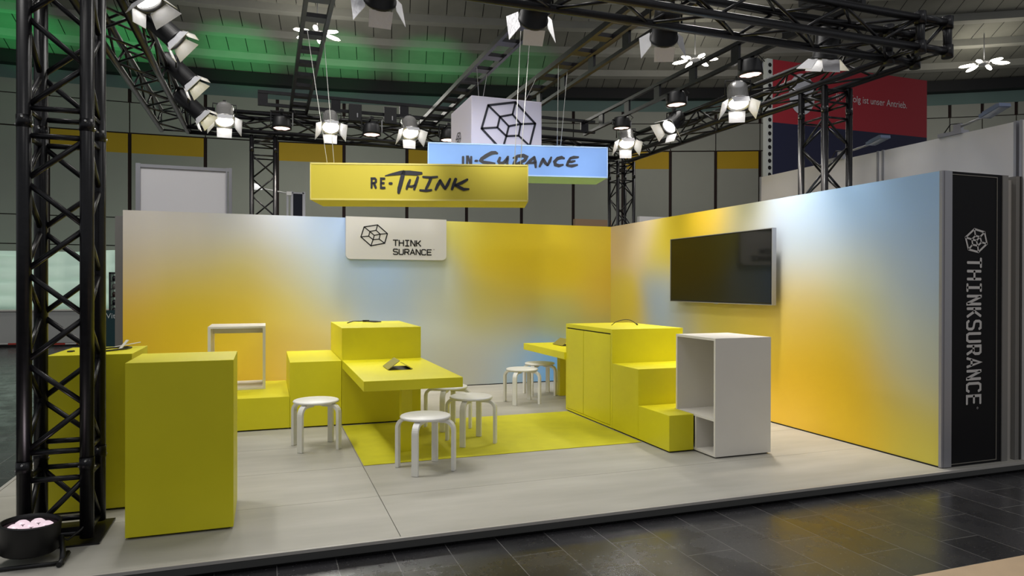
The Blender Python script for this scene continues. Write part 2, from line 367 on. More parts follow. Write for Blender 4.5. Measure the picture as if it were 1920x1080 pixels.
# black header column with lettering, right end of the stand
o = empty('advertising_column', (.35, -5.85, 0), 'tall black column panel with white vertical lettering and logo at the right wall end', 'sign')
MB().box(.045, .708, -5.893, -5.80, .004, 2.5).build('panel', mat('black_film', (11, 11, 14), .6, spec=.2), o)
FRL = mat('frame_line', (120, 116, 108), .4)
for (x0, x1, z0, z1) in ((.098, .104, .022, 2.478), (.642, .648, .022, 2.478), (.104, .642, .022, .028), (.104, .642, 2.472, 2.478)):
    MB().box(x0, x1, -5.898, -5.893, z0, z1).build('frame_line', FRL, o)
fn = lambda q: Vector((q[0], -5.8965, q[1]))
lt = MB(); n = 12; zt, zb = 1.77, .52; ch = (zt-zb)/(n+(n-1)*.42)
for i, c in enumerate('THINKSURANCE'):
    z = zt-i*ch*1.42
    for st in GL[c]: stroke(lt, [(.289+p[1]*.16, z-p[0]*ch) for p in st], .0235, fn)
stroke(lt, [(.415+.008*math.cos(a*PI/4), .485+.008*math.sin(a*PI/4)) for a in range(8)], .003, fn, closed=True)
lt.build('lettering', mat('white_letter_film', (198, 196, 194), .5), o)
lg = MB(); logo(lg, .393, 1.922, .128, .098, .017, fn, rot=True)
lg.build('logo', bpy.data.materials['white_letter_film'], o)
struct('wall_right_2', MB().box(.71, .78, -5.90, -5.75, .0, 2.5, 0).box(.78, .875, -5.86, -5.78, 0.0, 2.47, 1).box(.875, .985, -5.90, -5.78, -.08, 2.5, 0).box(.925, .931, -5.905, -5.90, -.08, 2.5, 2),
       [GREYWALL, mat('warm_white_board', (176, 172, 166), .6), DARK])
o = empty('neighbour_panel', (1.6, -5.8, -.08), 'dark navy poster wall of the next stand at the right edge', 'poster')
MB().box(.99, 2.6, -5.86, -5.80, .0, 2.49).build('board', mat('navy_print', (24, 30, 74), .5, noise=.5, nscale=2.5), o)
MB().box(.99, 2.6, -5.87, -5.79, -.08, .0).build('skirting', ALU, o)

# ------------------------------------------------------------------ sign on the back wall
o = empty('wall_sign', (-3.53, -.03, 1.91), 'white rounded sign with line drawn logo and two lines of lettering on the back wall', 'sign')
w = MB(); x0, x1, z0, z1, rr = -4.268, -2.793, 1.905, 2.515, .07
prof = [(x0, z1), (x0, z0+rr)]+[(x0+rr-rr*math.cos(a*PI/12), z0+rr-rr*math.sin(a*PI/12)) for a in range(1, 7)]
prof += [(x1-rr+rr*math.sin(a*PI/12), z0+rr-rr*math.cos(a*PI/12)) for a in range(0, 6)]+[(x1, z0+rr), (x1, z1)]
n = len(prof); w.add([(p[0], -.06, p[1]) for p in prof]+[(p[0], -.001, p[1]) for p in prof],
      [list(range(n)), list(range(n, 2*n))[::-1]]+[(i, (i+1) % n, n+(i+1) % n, n+i) for i in range(n)])
w.build('board', mat('sign_white', (206, 205, 204), .5), o)
fn = lambda q: Vector((q[0], -.0625, q[1]))
lt = MB(); word(lt, 'THINK', -3.592, -3.18, 2.108, 2.19, .018, fn, .22); word(lt, 'SURANCE', -3.592, -3.02, 1.982, 2.058, .018, fn, .22)
stroke(lt, [(-2.985+.009*math.cos(a*PI/4), 2.062+.008*math.sin(a*PI/4)) for a in range(8)], .003, fn, closed=True)
lt.build('lettering', INKB, o)
lg = MB(); logo(lg, -3.866, 2.252, .19, .152, .017, fn); lg.build('logo', INKB, o)

# ------------------------------------------------------------------ lime furniture
def furn(name, label, cat, loc): return empty(name, loc, label, cat)
GAP = .014
def body(mb, x0, x1, y0, y1, z0, z1): return mb.box(x0, x1, y0, y1, z0, z1)
def plinth(parent, *bx):
    p = MB()
    for b_ in bx: p.box(*b_, 0.0, GAP)
    p.build('plinth', DARK, parent)
o = furn('counter_block', 'plain lime block counter nearest the camera in front of the truss tower', 'counter', (-5.83, -5.17, 0))
body(MB(), -6.131, -5.53, -5.474, -4.868, GAP, 1.06).build('body', LIME, o, bevel=.003)
plinth(o, (-6.12, -5.55, -5.44, -4.9))
o = furn('counter_block', 'lime block counter standing behind the black truss tower with papers on top', 'counter', (-6.45, -4.5, 0))
body(MB(), -6.70, -6.2, -4.818, -4.17, GAP, 1.058).build('body', LIME, o, bevel=.003)
plinth(o, (-6.68, -6.22, -4.79, -4.2))

o = furn('bench', 'low lime bench step against the left part of the back wall carrying a white frame', 'bench', (-5.8, -1.75, 0))
body(MB(), -6.55, -5.103, -2.439, -1.12, GAP, .346).build('body', LIME, o, bevel=.003)
plinth(o, (-6.5, -5.12, -2.41, -1.15))
o = furn('step_block', 'mid height lime block between the low bench and the tall lime counter', 'block', (-4.83, -1.75, 0))
body(MB(), -5.101, -4.566, -2.439, -1.12, GAP, .707).build('body', LIME, o, bevel=.003)
plinth(o, (-5.09, -4.57, -2.41, -1.15))
o = furn('tall_counter', 'tall lime counter block behind the left lime table, black cable on top', 'counter', (-4.12, -1.75, 0))
body(MB(), -4.562, -3.690, -2.439, -1.08, GAP, 1.062).build('body', LIME, o, bevel=.003)
plinth(o, (-4.55, -3.7, -2.41, -1.1))
def table(name, label, x0, x1, y0, y1, z, th, lx, ly, lw=.05):
    o = furn(name, label, 'table', ((x0+x1)/2, (y0+y1)/2, 0))
    MB().box(x0, x1, y0, y1, z-th, z).build('table_top', LIME, o, bevel=.003)
    MB().box(lx-lw, lx+lw, ly-lw, ly+lw, .004, z-th).build('leg', LIME, o, bevel=.003)
    return o
table('table', 'lime table with thick top and single post leg beside the front stools', -4.559, -3.688, -4.20, -2.441, .712, .088, -4.122, -3.79)
table('table', 'lime table end sticking out behind the two door lime cabinet at right', -1.895, -1.01, -2.385, -.97, .712, .088, -1.46, -1.33)

o = furn('cabinet', 'lime cabinet with two flush doors in its left side, right of the yellow carpet', 'cabinet', (-1.45, -3, 0))
MB().box(-1.862, -1.0, -3.585, -2.388, GAP, 1.064).box(-1.873, -1.862, -3.585, -3.545, GAP, 1.064).box(-1.873, -1.862, -2.415, -2.388, GAP, 1.064)\
    .box(-1.873, -1.862, -3.545, -2.415, 1.02, 1.064).box(-1.873, -1.862, -3.545, -2.415, GAP, .035).build('body', LIME, o)
MB().box(-1.874, -1.863, -3.541, -2.888, .040, 1.006).build('door', LIME, o, bevel=.001)
MB().box(-1.874, -1.863, -2.878, -2.419, .040, 1.006).build('door', LIME, o, bevel=.001)
MB().box(-1.8625, -1.862, -3.545, -2.415, .035, 1.02).build('door_gap', DARK, o)
plinth(o, (-1.85, -1.02, -3.57, -2.4))
o = furn('stair_unit', 'lime two step stair block in front of the right lime cabinet', 'stairs', (-1.6, -4.1, 0))
MB().box(-1.873, -1.0, -4.131, -3.587, GAP, .703).build('upper_step', LIME, o, bevel=.003)
w = MB(); P = [(-1.873, -4.685), (-1.612, -4.685), (-1.612, -4.36), (-1.0, -4.36), (-1.0, -4.133), (-1.873, -4.133)]; n = 6
w.add([(p[0], p[1], GAP) for p in P]+[(p[0], p[1], .343) for p in P], [list(range(n))[::-1], list(range(n, 2*n))]+[(i, (i+1) % n, n+(i+1) % n, n+i) for i in range(n)])
w.build('lower_step', LIME, o, bevel=.003)
plinth(o, (-1.86, -1.02, -4.33, -3.6), (-1.86, -1.62, -4.66, -4.33))

# white cubes
o = furn('display_cube', 'tall white open sided display box beside the lime stair block', 'shelf', (-1.3, -4.7, 0))
T = .022; x0, x1, y0, y1 = -1.605, -1.003, -5.0, -4.382
MB().box(x0, x1, y0, y0+T, GAP, 1.064).box(x0, x1, y1-T, y1, GAP, 1.064).box(x0, x1, y0+T, y1-T, 1.064-T, 1.064)\
    .box(x0, x1, y0+T, y1-T, GAP, GAP+T).box(x1-T, x1, y0+T, y1-T, GAP+T, 1.064-T).build('body', WHITE, o)
MB().box(x0+.004, x1-T, y0+T, y1-T, .325, .345).build('shelf', WHITE, o)
MB().box(x0+.004, x1-T, -4.71, -4.69, GAP+T, .325).build('added_divider', WHITE, o)  # panel added to make the lower compartment shallower and brighter
plinth(o, (-1.58, -1.02, -4.97, -4.4))
o = furn('open_box_shelf', 'white open frame box standing on the low lime bench', 'shelf', (-5.65, -1.48, .346))
x0, x1, y0, y1 = -5.949, -5.345, -1.795, -1.16; T = .03; z0, z1 = .347, 1.062
MB().box(x0, x0+T, y0, y1, z0, z1).build('side_panel', WHITE, o)
MB().box(x1-T, x1, y0, y1, z0, z1).build('side_panel', WHITE, o)
MB().box(x0+T, x1-T, y0, y1, z1-.022, z1).build('top_panel', WHITE, o)
MB().box(x0+T, x1-T, y0, y1, z0, z0+.022).build('bottom_panel', WHITE, o)
MB().box(x0+T, x1-T, y1-.24, y1-.22, z1-.10, z1-.022).build('rail', WHITE, o)

# ------------------------------------------------------------------ stools
def make_stool():
    root = empty('stool', (0, 0, 0), 'stool', 'stool', 'white round bent leg stools')
    MB().lathe([(0.0001, .45), (.198, .45), (.207, .446), (.211, .438), (.207, .428), (.198, .424), (.0001, .424)], n=48).build('seat', WHITEP, root)
    for k in range(4):
        a = PI/2*k; c, s = math.cos(a), math.sin(a)
        # centre line in (radial, z)
        rad = .075; R_ = .245; ztop = .4085
        line = [(R_, 0.001), (R_, ztop-rad)]+[(R_-rad+rad*math.cos(t*PI/16), ztop-rad+rad*math.sin(t*PI/16)) for t in range(1, 9)]+[(.07, ztop)]
        th = .0145; wd = .027; L = []
        for i, p in enumerate(line):
            q0 = Vector(line[max(i-1, 0)]); q1 = Vector(line[min(i+1, len(line)-1)]); d = (q1-q0).normalized(); nn = Vector((-d.y, d.x))
            L.append((Vector(p)+nn*th, Vector(p)-nn*th))
        vs = []
        for (A, B) in L:
            for (q, sd) in ((A, -wd), (A, wd), (B, wd), (B, -wd)):
                vs.append((q.x*c-sd*s, q.x*s+sd*c, q.y))
        n = len(L); fs = [(0,1,2,3), (4*n-4, 4*n-1, 4*n-2, 4*n-3)]
        for i in range(n-1):
            for j in range(4): fs.append((4*i+j, 4*i+(j+1) % 4, 4*i+4+(j+1) % 4, 4*i+4+j))
        MB().add(vs, fs).build('leg', WHITEP, root, bevel=.003)
    return root
stools = [(-4.894, -3.383, 52, 'white round stool alone on the pale floor left of the lime table'),
          (-4.088, -4.475, 58, 'white round stool nearest the camera, in front of the left lime table leg'),
          (-3.455, -3.66, 55, 'white round stool on the yellow carpet right of the left lime table'),
          (-3.50, -2.93, 62, 'white round stool half hidden behind the corner of the left lime table'),
          (-2.19, -1.70, 47, 'white round stool by the back wall, standing free left of the right lime table'),
          (-1.72, -1.15, 40, 'white round stool furthest back, under the edge of the right lime table')]
st0 = make_stool()
for i, (x, y, a, lab) in enumerate(stools):
    s_ = st0 if i == 0 else copy_tree(st0)
    s_.location = (x, y, .004 if -4.56 < x < -1.88 and -4.4 < y < -2.47 else .0005); s_.rotation_euler.z = math.radians(a); s_['label'] = lab

# ------------------------------------------------------------------ television
o = empty('television', (-.06, -2.9, 1.32), 'large black flat screen television on the right printed wall', 'television')
hs_ = MB().box(-.13, -.075, -3.985, -1.985, 1.325, 2.16).build('housing', BLACKP, o, bevel=.004)
MB().box(-.1325, -.1302, -3.970, -2.000, 1.345, 2.148).build('screen', mat('tv_glass', (10, 11, 13), .06, spec=.6), o)
e_ = MB()
for a in ((-3.992, -3.985, 1.318, 2.167), (-1.985, -1.978, 1.318, 2.167), (-3.985, -1.985, 2.16, 2.167), (-3.985, -1.985, 1.318, 1.325)): e_.box(-.136, -.08, *a)
e_.build('bezel', ALU, hs_)
MB().box(-.075, -.003, -3.3, -2.6, 1.55, 1.95).build('wall_bracket', BLACKP, o)
MB().box(-.135, -.128, -3.03, -2.96, 1.308, 1.318).build('sensor', ALU, o)

# ------------------------------------------------------------------ small things on the furniture
CABLE = mat('black_cable', (20, 18, 14), .5)
o = MB().path([(-4.40, -1.50, 1.068), (-4.30, -1.25, 1.075), (-4.20, -1.15, 1.068), (-4.12, -1.12, 1.07), (-4.0, -1.25, 1.068), (-3.97, -1.35, 1.068), (-4.05, -1.4, 1.068), (-4.12, -1.3, 1.07), (-4.16, -1.2, 1.08)], .006)
o.box(-4.18, -4.10, -1.24, -1.19, 1.063, 1.085)
tag(o.build('power_cable', CABLE), 'black power cable lying coiled on the tall lime counter', 'cable')
o = MB().path([(-1.52, -2.90, 1.066), (-1.47, -2.90, 1.10), (-1.40, -2.90, 1.122), (-1.33, -2.90, 1.130), (-1.27, -2.90, 1.122), (-1.235, -2.92, 1.10), (-1.215, -2.94, 1.078)], .004)
o.tube((-1.215, -2.94, 1.084), (-1.2, -2.95, 1.064), .0085)
tag(o.build('usb_cable', CABLE), 'thin black cable arching up from the right lime cabinet top', 'cable')
def cable_box(label, cx, cy, s=1.0):
    o = empty('cable_outlet', (cx, cy, .712), label, 'cable outlet')
    MB().box(cx-.115*s, cx+.11*s, cy-.16*s, cy+.16*s, .7122, .7145).build('opening', mat('outlet_dark', (8, 8, 7), .6), o)
    OL = mat('olive_metal', (150, 142, 70), .4, metal=.3)
    m = Matrix.Translation((cx-.12*s, cy-.0, .716)) @ Matrix.Rotation(math.radians(-36), 4, 'Y')
    MB().obox(m, 0, .14*s, -.16*s, .16*s, 0, .006).build('lid', OL, o)
    m = Matrix.Translation((cx+.115*s, cy, .716)) @ Matrix.Rotation(math.radians(180+30), 4, 'Y')
    MB().obox(m, 0, .07*s, -.16*s, .16*s, -.006, 0).build('lid', OL, o)
cable_box('open cable outlet with raised lids in the left lime table top', -4.115, -3.34)
cable_box('open cable outlet with raised lid in the right lime table top', -1.46, -1.45)
o = MB(); o.path([(-6.42, -4.62, 1.062), (-6.36, -4.6, 1.066), (-6.29, -4.48, 1.066), (-6.275, -4.38, 1.066), (-6.31, -4.33, 1.066), (-6.40, -4.38, 1.066), (-6.5, -4.45, 1.064)], .006)
tag(o.build('black_cord', CABLE), 'black cord lying on the lime counter behind the truss tower', 'cable')
o = MB(); m = Matrix.Translation((-6.33, -4.5, 1.062)) @ Matrix.Rotation(.6, 4, 'Z') @ Matrix.Rotation(-.85, 4, 'Y'); o.obox(m, 0, .085, -.02, .02, 0, .003)
m = Matrix.Translation((-6.42, -4.34, 1.062)) @ Matrix.Rotation(.25, 4, 'Z') @ Matrix.Rotation(-.16, 4, 'Y'); o.obox(m, 0, .2, -.02, .02, 0, .003)
tag(o.build('paper_strips', WHITE), 'folded white paper strips on the lime counter behind the tower', 'paper')
o = MB(); o.path([(-6.62+.02*math.cos(a*PI/5), -4.56+.03*math.sin(a*PI/5), 1.063) for a in range(10)], .004)
tag(o.build('key_ring', CABLE), 'small dark ring on the left end of the rear lime counter', 'ring')

# ------------------------------------------------------------------ trusses
def truss(name, label, p0, p1, A, B, rc, rb, pitch, group=None, cat='truss', phase=0, joints=(), nsides=12):
    """four chord box truss from p0 to p1, section edge vectors A and B; joints are distances of the section couplings"""
    p0, p1, A, B = map(Vector, (p0, p1, A, B))
    o = empty(name, p0, label, cat, group)
    ax = (p1-p0); Ln = ax.length; d = ax.normalized(); cs = [p0, p0+A, p0+A+B, p0+B]
    ends = [0]+list(joints)+[Ln]; secs = [(a+(.08 if i else .03), b_-(.08 if i < len(ends)-2 else .03)) for i, (a, b_) in enumerate(zip(ends[:-1], ends[1:]))]
    for c in cs:
        ch = MB().tube(c, c+ax, rc, nsides+4).build('chord', BLACKM, o)
        for jn in joints:
            MB().tube(c+d*(jn-.035), c+d*(jn+.035), rc*1.07, 16).build('coupler', BLACKM, ch)
            for q, v in ((jn-.02, A), (jn+.02, B)):
                vv = v.normalized()*rc*1.22; MB().tube(c+d*q-vv, c+d*q+vv, .006, 6).build('pin', CHROME, ch)
    for i in range(4):
        a, b_ = cs[i], cs[(i+1) % 4]; mb = MB(); par = i+phase
        for (s0, s1) in secs:
            n = max(1, round((s1-s0)/pitch)); pt = (s1-s0)/n
            for j in range(n):
                q0 = d*(s0+pt*j); q1 = d*(s0+pt*(j+1))
                if (j+par) % 2: mb.tube(b_+q0, a+q1, rb, 8)
                else: mb.tube(a+q0, b_+q1, rb, 8)
            for e in (s0, s1): mb.tube(a+d*e, b_+d*e, rb, 8)
        mb.build('lacing', BLACKM, o)
    return o
RZ = 3.65; SH = .26; SW = .33
TW = 'black truss towers'
o = truss('truss_tower', 'black truss tower at the front left, standing on the platform beside the lime counters', (-6.655, -5.42, .03), (-6.655, -5.42, RZ), (.316, 0, 0), (0, .316, 0), .038, .0165, .263, TW, joints=(.44, 2.44))
MB().box(-6.72, -6.26, -5.49, -5.03, .004, .012).box(-6.66, -6.34, -5.43, -5.40, .06, .1).build('base_plate', BLACKM, o)
truss('truss_tower', 'black truss tower rising behind the back wall, between the yellow sign and grey partition', (-5.53, .09, FLOORZ), (-5.53, .09, RZ-.035), (.31, 0, 0), (0, .3, 0), .028, .011, .28, TW, joints=(3.50,))
truss('truss_tower', 'black truss tower rising behind the corner of the two printed walls', (.18, .10, FLOORZ), (.18, .10, RZ-.035), (.3, 0, 0), (0, .3, 0), .028, .011, .28, TW, joints=(3.46,))
truss('truss_tower', 'black truss tower rising behind the right printed wall in front of the red banner', (.14, -4.45, FLOORZ), (.14, -4.45, RZ-.035), (.33, 0, 0), (0, .33, 0), .033, .012, .29, TW, joints=(3.46,))
XL, XR, YB, YF = -6.69, .46, .39, -5.57
TG = 'overhead truss ring'
truss('truss_beam', 'black overhead truss beam on the left, sloping away toward the back wall', (XL, YF+SW, RZ), (XL, YB, RZ), (SW, 0, 0), (0, 0, SH), .032, .012, .42, TG)
truss('truss_beam', 'black overhead truss beam above the back wall', (XL+SW, YB-SW, RZ), (XR-SW, YB-SW, RZ), (0, SW, 0), (0, 0, SH), .03, .012, .42, TG)
truss('truss_beam', 'black overhead truss beam above the right printed wall', (XR-SW, YF+SW, RZ), (XR-SW, YB, RZ), (SW, 0, 0), (0, 0, SH), .032, .012, .42, TG)
truss('truss_beam', 'black overhead truss beam across the top front of the stand', (XL, YF, RZ), (XR-SW, YF, RZ), (0, SW, 0), (0, 0, SH), .034, .013, .42, TG, phase=1)
o = truss('truss_corner', 'square black corner block at the front right end of the truss ring', (XR-SW, YF, RZ), (XR, YF, RZ), (0, SW, 0), (0, 0, SH), .036, .014, .33, cat='truss')
for x in (XR-SW, XR):
    for y in (YF, YF+SW):
        mb = MB(); mb.tube((x, y, RZ-.03), (x, y, RZ+SH+.03), .037, 14)
        for z in (RZ, RZ+SH): mb.tube((x, y, z-.055), (x, y, z+.055), .048, 14)
        mb.build('corner_post', BLACKM, o)
def ladder(label, kind, fixed, a0, a1, z, wv, rung=.46):
    """slim rail ladder truss; flat lies horizontally along y, upright stands in a vertical plane"""
    if kind == 'flat':   # rails x=fixed, fixed+wv, along y at height z
        o = empty('ladder_truss', (fixed, a0, z), label, 'truss', 'slim ladder rails over the truss ring')
        for x in (fixed, fixed+wv): MB().box(x-.018, x+.018, a0, a1, z-.028, z+.028).build('rail', BLACKM, o)
        k = int((a1-a0-.2)/rung)
        for i in range(k+1): y = a0+.08+i*rung; MB().box(fixed, fixed+wv, y, y+.13, z-.02, z+.02).build('rung', BLACKM, o)
    elif kind == 'uy':
        o = empty('ladder_truss', (fixed, a0, z), label, 'truss', 'slim ladder rails over the truss ring')
        for zz in (z, z+wv): MB().box(fixed-.022, fixed+.022, a0, a1, zz-.02, zz+.02).build('rail', BLACKM, o)
        k = int((a1-a0-.2)/.8)
        for i in range(k+1): y = a0+.05+i*.8; MB().box(fixed-.015, fixed+.015, y, y+.13, z, z+wv).build('rung', BLACKM, o)
    else:
        o = empty('ladder_truss', (a0, fixed, z), label, 'truss', 'slim ladder rails over the truss ring')
        for zz in (z, z+wv): MB().box(a0, a1, fixed-.022, fixed+.022, zz-.02, zz+.02).build('rail', BLACKM, o)
        k = int((a1-a0-.13)/.98)
        for i in range(k+1): x = a0+i*.98; MB().box(x, x+.13, fixed-.015, fixed+.015, z, z+wv).build('rung', BLACKM, o)
ladder('flat black ladder truss overhead above the yellow hanging sign', 'flat', -5.02, -5.55, .45, 3.975, .215)
ladder('flat black ladder truss overhead running behind the white hanging cube', 'flat', -3.16, -5.55, .45, 3.975, .215)
ladder('flat black ladder truss overhead carrying the ropes of the blue sign', 'flat', -2.34, -5.55, .45, 3.975, .215)
ladder('upright black ladder truss beside the blue sign ropes, no lamps on it', 'uy', -1.85, -5.55, -.03, 3.972, .18)
ladder('upright black ladder truss carrying three round lamps at right', 'uy', -.5, -5.55, -.03, 3.972, .2)
ladder('upright black ladder truss running along the back above the wall lamps', 'ux', .0, -5.45, -.3, 4.026, .17)

# ------------------------------------------------------------------ stage lamps
def aimed(p, target):
    d = (Vector(target)-Vector(p)).normalized()
    return Matrix.Translation(Vector(p)) @ d.to_track_quat('Z', 'Y').to_matrix().to_4x4()
def par_can(label, p, target, hang, chrome=True, energy=60, r=.108, L=.32, roll=0, angle=88, group='barn door spotlights on the truss', col=(1, .985, .93), to=None):
    """p: centre of the lens ring; hang: height of the yoke top; to: point on the truss tube the clamp grips"""
    o = empty('spotlight', p, label, 'spotlight', group)
    m = aimed(p, target) @ Matrix.Rotation(roll, 4, 'Z')
    bm_ = CHROME if chrome else BLACKP
    if chrome: r = .12; L = .27
    hs = MB().lathe([(.0001, -L), (r*(.8 if chrome else .55), -L), (r*(.93 if chrome else .72), -L+.02), (r*.98, -L+.05), (r, -.02), (r*1.12, -.02), (r*1.12, 0), (r*.93, 0), (r*.9, -.03)], m, 28).build('housing', bm_, o)
    MB().lathe([(.0001, -.018), (r*.55, -.022), (r*.9, -.035)], m, 28).build('lens', LENS, hs)
    for k in range(4):
        mm = m @ Matrix.Rotation(k*PI/2, 4, 'Z') @ Matrix.Translation((r*1.02, 0, 0)) @ Matrix.Rotation(math.radians(26 if k % 2 else 40), 4, 'Y')
        w0 = r*.8; w1 = r*(1.25 if k % 2 == 0 else .75); h = r*1.12
        v = [(0, -w0, 0), (0, w0, 0), (0, w1, h), (0, -w1, h), (.004, -w0, 0), (.004, w0, 0), (.004, w1, h), (.004, -w1, h)]
        MB().add([mm @ Vector(q) for q in v], [(0,1,2,3), (4,7,6,5), (0,4,5,1), (1,5,6,2), (2,6,7,3), (3,7,4,0)]).build('barn_door', SILVER, hs)
    c = m @ Vector((0, 0, -L*.45)); ax = (m.to_3x3() @ Vector((0, 0, 1)))
    sd = ax.cross(Vector((0, 0, 1))); sd = sd.normalized() if sd.length > .05 else Vector((1, 0, 0))
    top = Vector((c.x, c.y, max(hang, c.z+.17)))
    R_ = r*1.2; hz = Vector((0, 0, top.z-c.z-.03))
    MB().path([c-sd*R_, c-sd*R_+hz, c+sd*R_+hz, c+sd*R_], .009, 6).build('yoke', BLACKP, o)
    to = Vector(to) if to else Vector((top.x, top.y, top.z+.06))
    g = MB(); g.box(top.x-.02, top.x+.02, top.y-.02, top.y+.02, top.z-.04, top.z+.02)
    g.path([top, (top.x, top.y, to.z+.02), to], .014, 6); g.build('clamp', BLACKP, o)
    if energy:
        lp = m @ Vector((0, 0, .01)); lamp('lamp_light', 'SPOT', lp, energy, col, Vector(lp)+ax, r*.8, angle, .8, parent=o)
    return o
def led_par(label, p, hang, r=.13, h=.16, energy=120, group='round black LED lamps', target=None, col=(1, .9, .79), to=None):
    o = empty('led_lamp', p, label, 'spotlight', group)
    tg = target or (p[0], p[1]-.05, p[2]-1)
    m = aimed(p, tg)
    hs = MB().lathe([(.0001, -h), (r*.8, -h), (r*.86, -h+.02), (r*.92, -h+.05), (r, -.03), (r, 0), (r*.9, 0), (r*.88, -.02)], m, 32).build('housing', BLACKP, o)
    mb = MB()
    for k in range(7):
        rr, th = (0, 0) if k == 0 else (r*.56, k*PI/3)
        q = m @ Matrix.Translation((rr*math.cos(th), rr*math.sin(th), -.012))
        mb.lathe([(.0001, .004), (r*.27, 0)], q, 14)
    mb.lathe([(.0001, -.02), (r*.88, -.02)], m, 24)
    mb.build('lens', LENSP, hs)
    for s in (-1, 1):
        MB().box(p[0]+s*(r+.012)-.006, p[0]+s*(r+.012)+.006, p[1]-.02, p[1]+.02, p[2]+h*.3, hang-.03).build('yoke_arm', BLACKP if s < 0 else ALU, o)
    g = MB().box(p[0]-r-.018, p[0]+r+.018, p[1]-.02, p[1]+.02, hang-.04, hang-.028).box(p[0]-.025, p[0]+.025, p[1]-.025, p[1]+.025, hang-.028, hang)
    if to: g.path([(p[0], p[1], hang-.01), (p[0], p[1], to[2]+.02), to], .014, 6)
    g.build('clamp', BLACKP, o)
    mb = MB(); mb.path([(p[0]+.03, p[1], p[2]+h), (p[0]+.12, p[1]+.02, p[2]+h+.08), (p[0]+.2, p[1]+.02, p[2]+h+.02), (p[0]+.16, p[1], hang)], .006, 6)
    mb.build('cable', CABLE, o)
    if energy: lamp('lamp_light', 'SPOT', m @ Vector((0, 0, .01)), energy, col, tg, r*.8, 70, .9, parent=o)
    return o
BG = 'barn door spotlights on the truss'
E1 = 48
YB0 = YB-SW-.03; XL1 = XL+SW+.03; XR0 = XR-SW-.03; YF1 = YF+SW+.03; ZT = RZ+SH
par_can('chrome spotlight with silver doors at the left end of the back truss', (-5.86, -.22, 3.70), (-5.7, -2.3, .3), 3.97, True, E1*1.3, to=(-5.86, YB0, ZT))
led_par('round black lamp above the left tower on the back truss', (-5.14, -.2, 3.66), 3.93, to=(-5.14, YB0, ZT))
par_can('bright chrome spotlight on the back truss behind the yellow sign ropes', (-4.49, -.2, 3.73), (-4.5, -2.8, .3), 3.99, True, E1*1.2, to=(-4.49, YB0, ZT))
led_par('round black lamp on the back truss between two chrome spotlights', (-3.924, -.2, 3.665), 3.93, to=(-3.924, YB0, ZT))
par_can('bright chrome spotlight on the back truss left of the blue sign', (-3.364, -.2, 3.735), (-3.3, -2.5, .3), 3.99, True, E1, to=(-3.364, YB0, ZT))
led_par('round black lamp on the back truss partly hidden by the blue sign', (-2.80, -.2, 3.67), 3.93, to=(-2.80, YB0, ZT))
par_can('black bodied spotlight at the top edge of the picture on the left truss', (-6.15, -4.42, 3.60), (-4.9, -5.1, .9), 3.97, False, E1*1.7, r=.095, L=.42, to=(XL1, -3.95, ZT))
par_can('black bodied spotlight on the left truss, second from the top', (-6.10, -3.20, 3.74), (-3.0, -3.7, .9), 4.0, False, E1, r=.095, L=.42, to=(XL1, -3.35, ZT))
par_can('black bodied spotlight on the left truss, third from the top', (-6.10, -1.84, 3.73), (-3.2, -2.3, .9), 4.0, False, E1, r=.095, L=.42, to=(XL1, -1.85, ZT))
par_can('black bodied spotlight on the left truss nearest the back corner', (-6.07, -.9, 3.59), (-3.4, -1.4, 1.0), 3.97, False, E1, r=.095, L=.42, to=(XL1, -.93, ZT))
par_can('chrome spotlight above the corner end of the blue sign, lens toward the camera', (-.2, -.88, 3.677), (-.9, -2.9, .2), 3.95, True, E1, to=(XR0, -.7, ZT))
par_can('black bodied spotlight on the right truss facing left with open silver doors', (-.15, -1.95, 3.70), (-2.5, -2.6, 1.6), 3.93, False, E1, to=(XR0, -1.95, ZT))
par_can('chrome spotlight on the right truss beside the red banner edge', (-.2, -3.5, 3.632), (-1.0, -5.0, .2), 3.95, True, E1, to=(XR0, -3.4, ZT))
led_par('round black lamp under the right upright ladder, furthest back', (-.5, -1.27, 3.80), 3.952, target=(-.4, -1.2, 0))
led_par('round black lamp under the right upright ladder, middle one', (-.5, -2.68, 3.79), 3.952, target=(-.35, -2.8, 0), energy=180)
led_par('round black lamp under the right upright ladder, nearest and largest', (-.5, -4.08, 3.76), 3.952, target=(-.28, -4.2, 0), energy=300)
par_can('black spotlight seen from below at the top middle of the picture', (-4.56, -5.05, 3.60), (-4.6, -.9, .8), 3.95, False, 135, angle=70, to=(-4.56, YF1, ZT))
par_can('spotlight under the front truss pointing at the back wall above the white cube', (-3.34, -5.0, 3.64), (-2.6, -.2, .9), 3.95, False, 135, angle=70, to=(-3.34, YF1, ZT))
par_can('spotlight under the front truss pointing at the television wall', (-2.14, -5.0, 3.64), (-.5, -1.2, .9), 3.95, False, 90, angle=70, to=(-2.14, YF1, ZT))
par_can('spotlight beside the right tower with silver doors pointing down', (-.40, -5.0, 3.66), (-.15, -3.9, .2), 3.95, False, 50, to=(-.4, YF1, ZT))

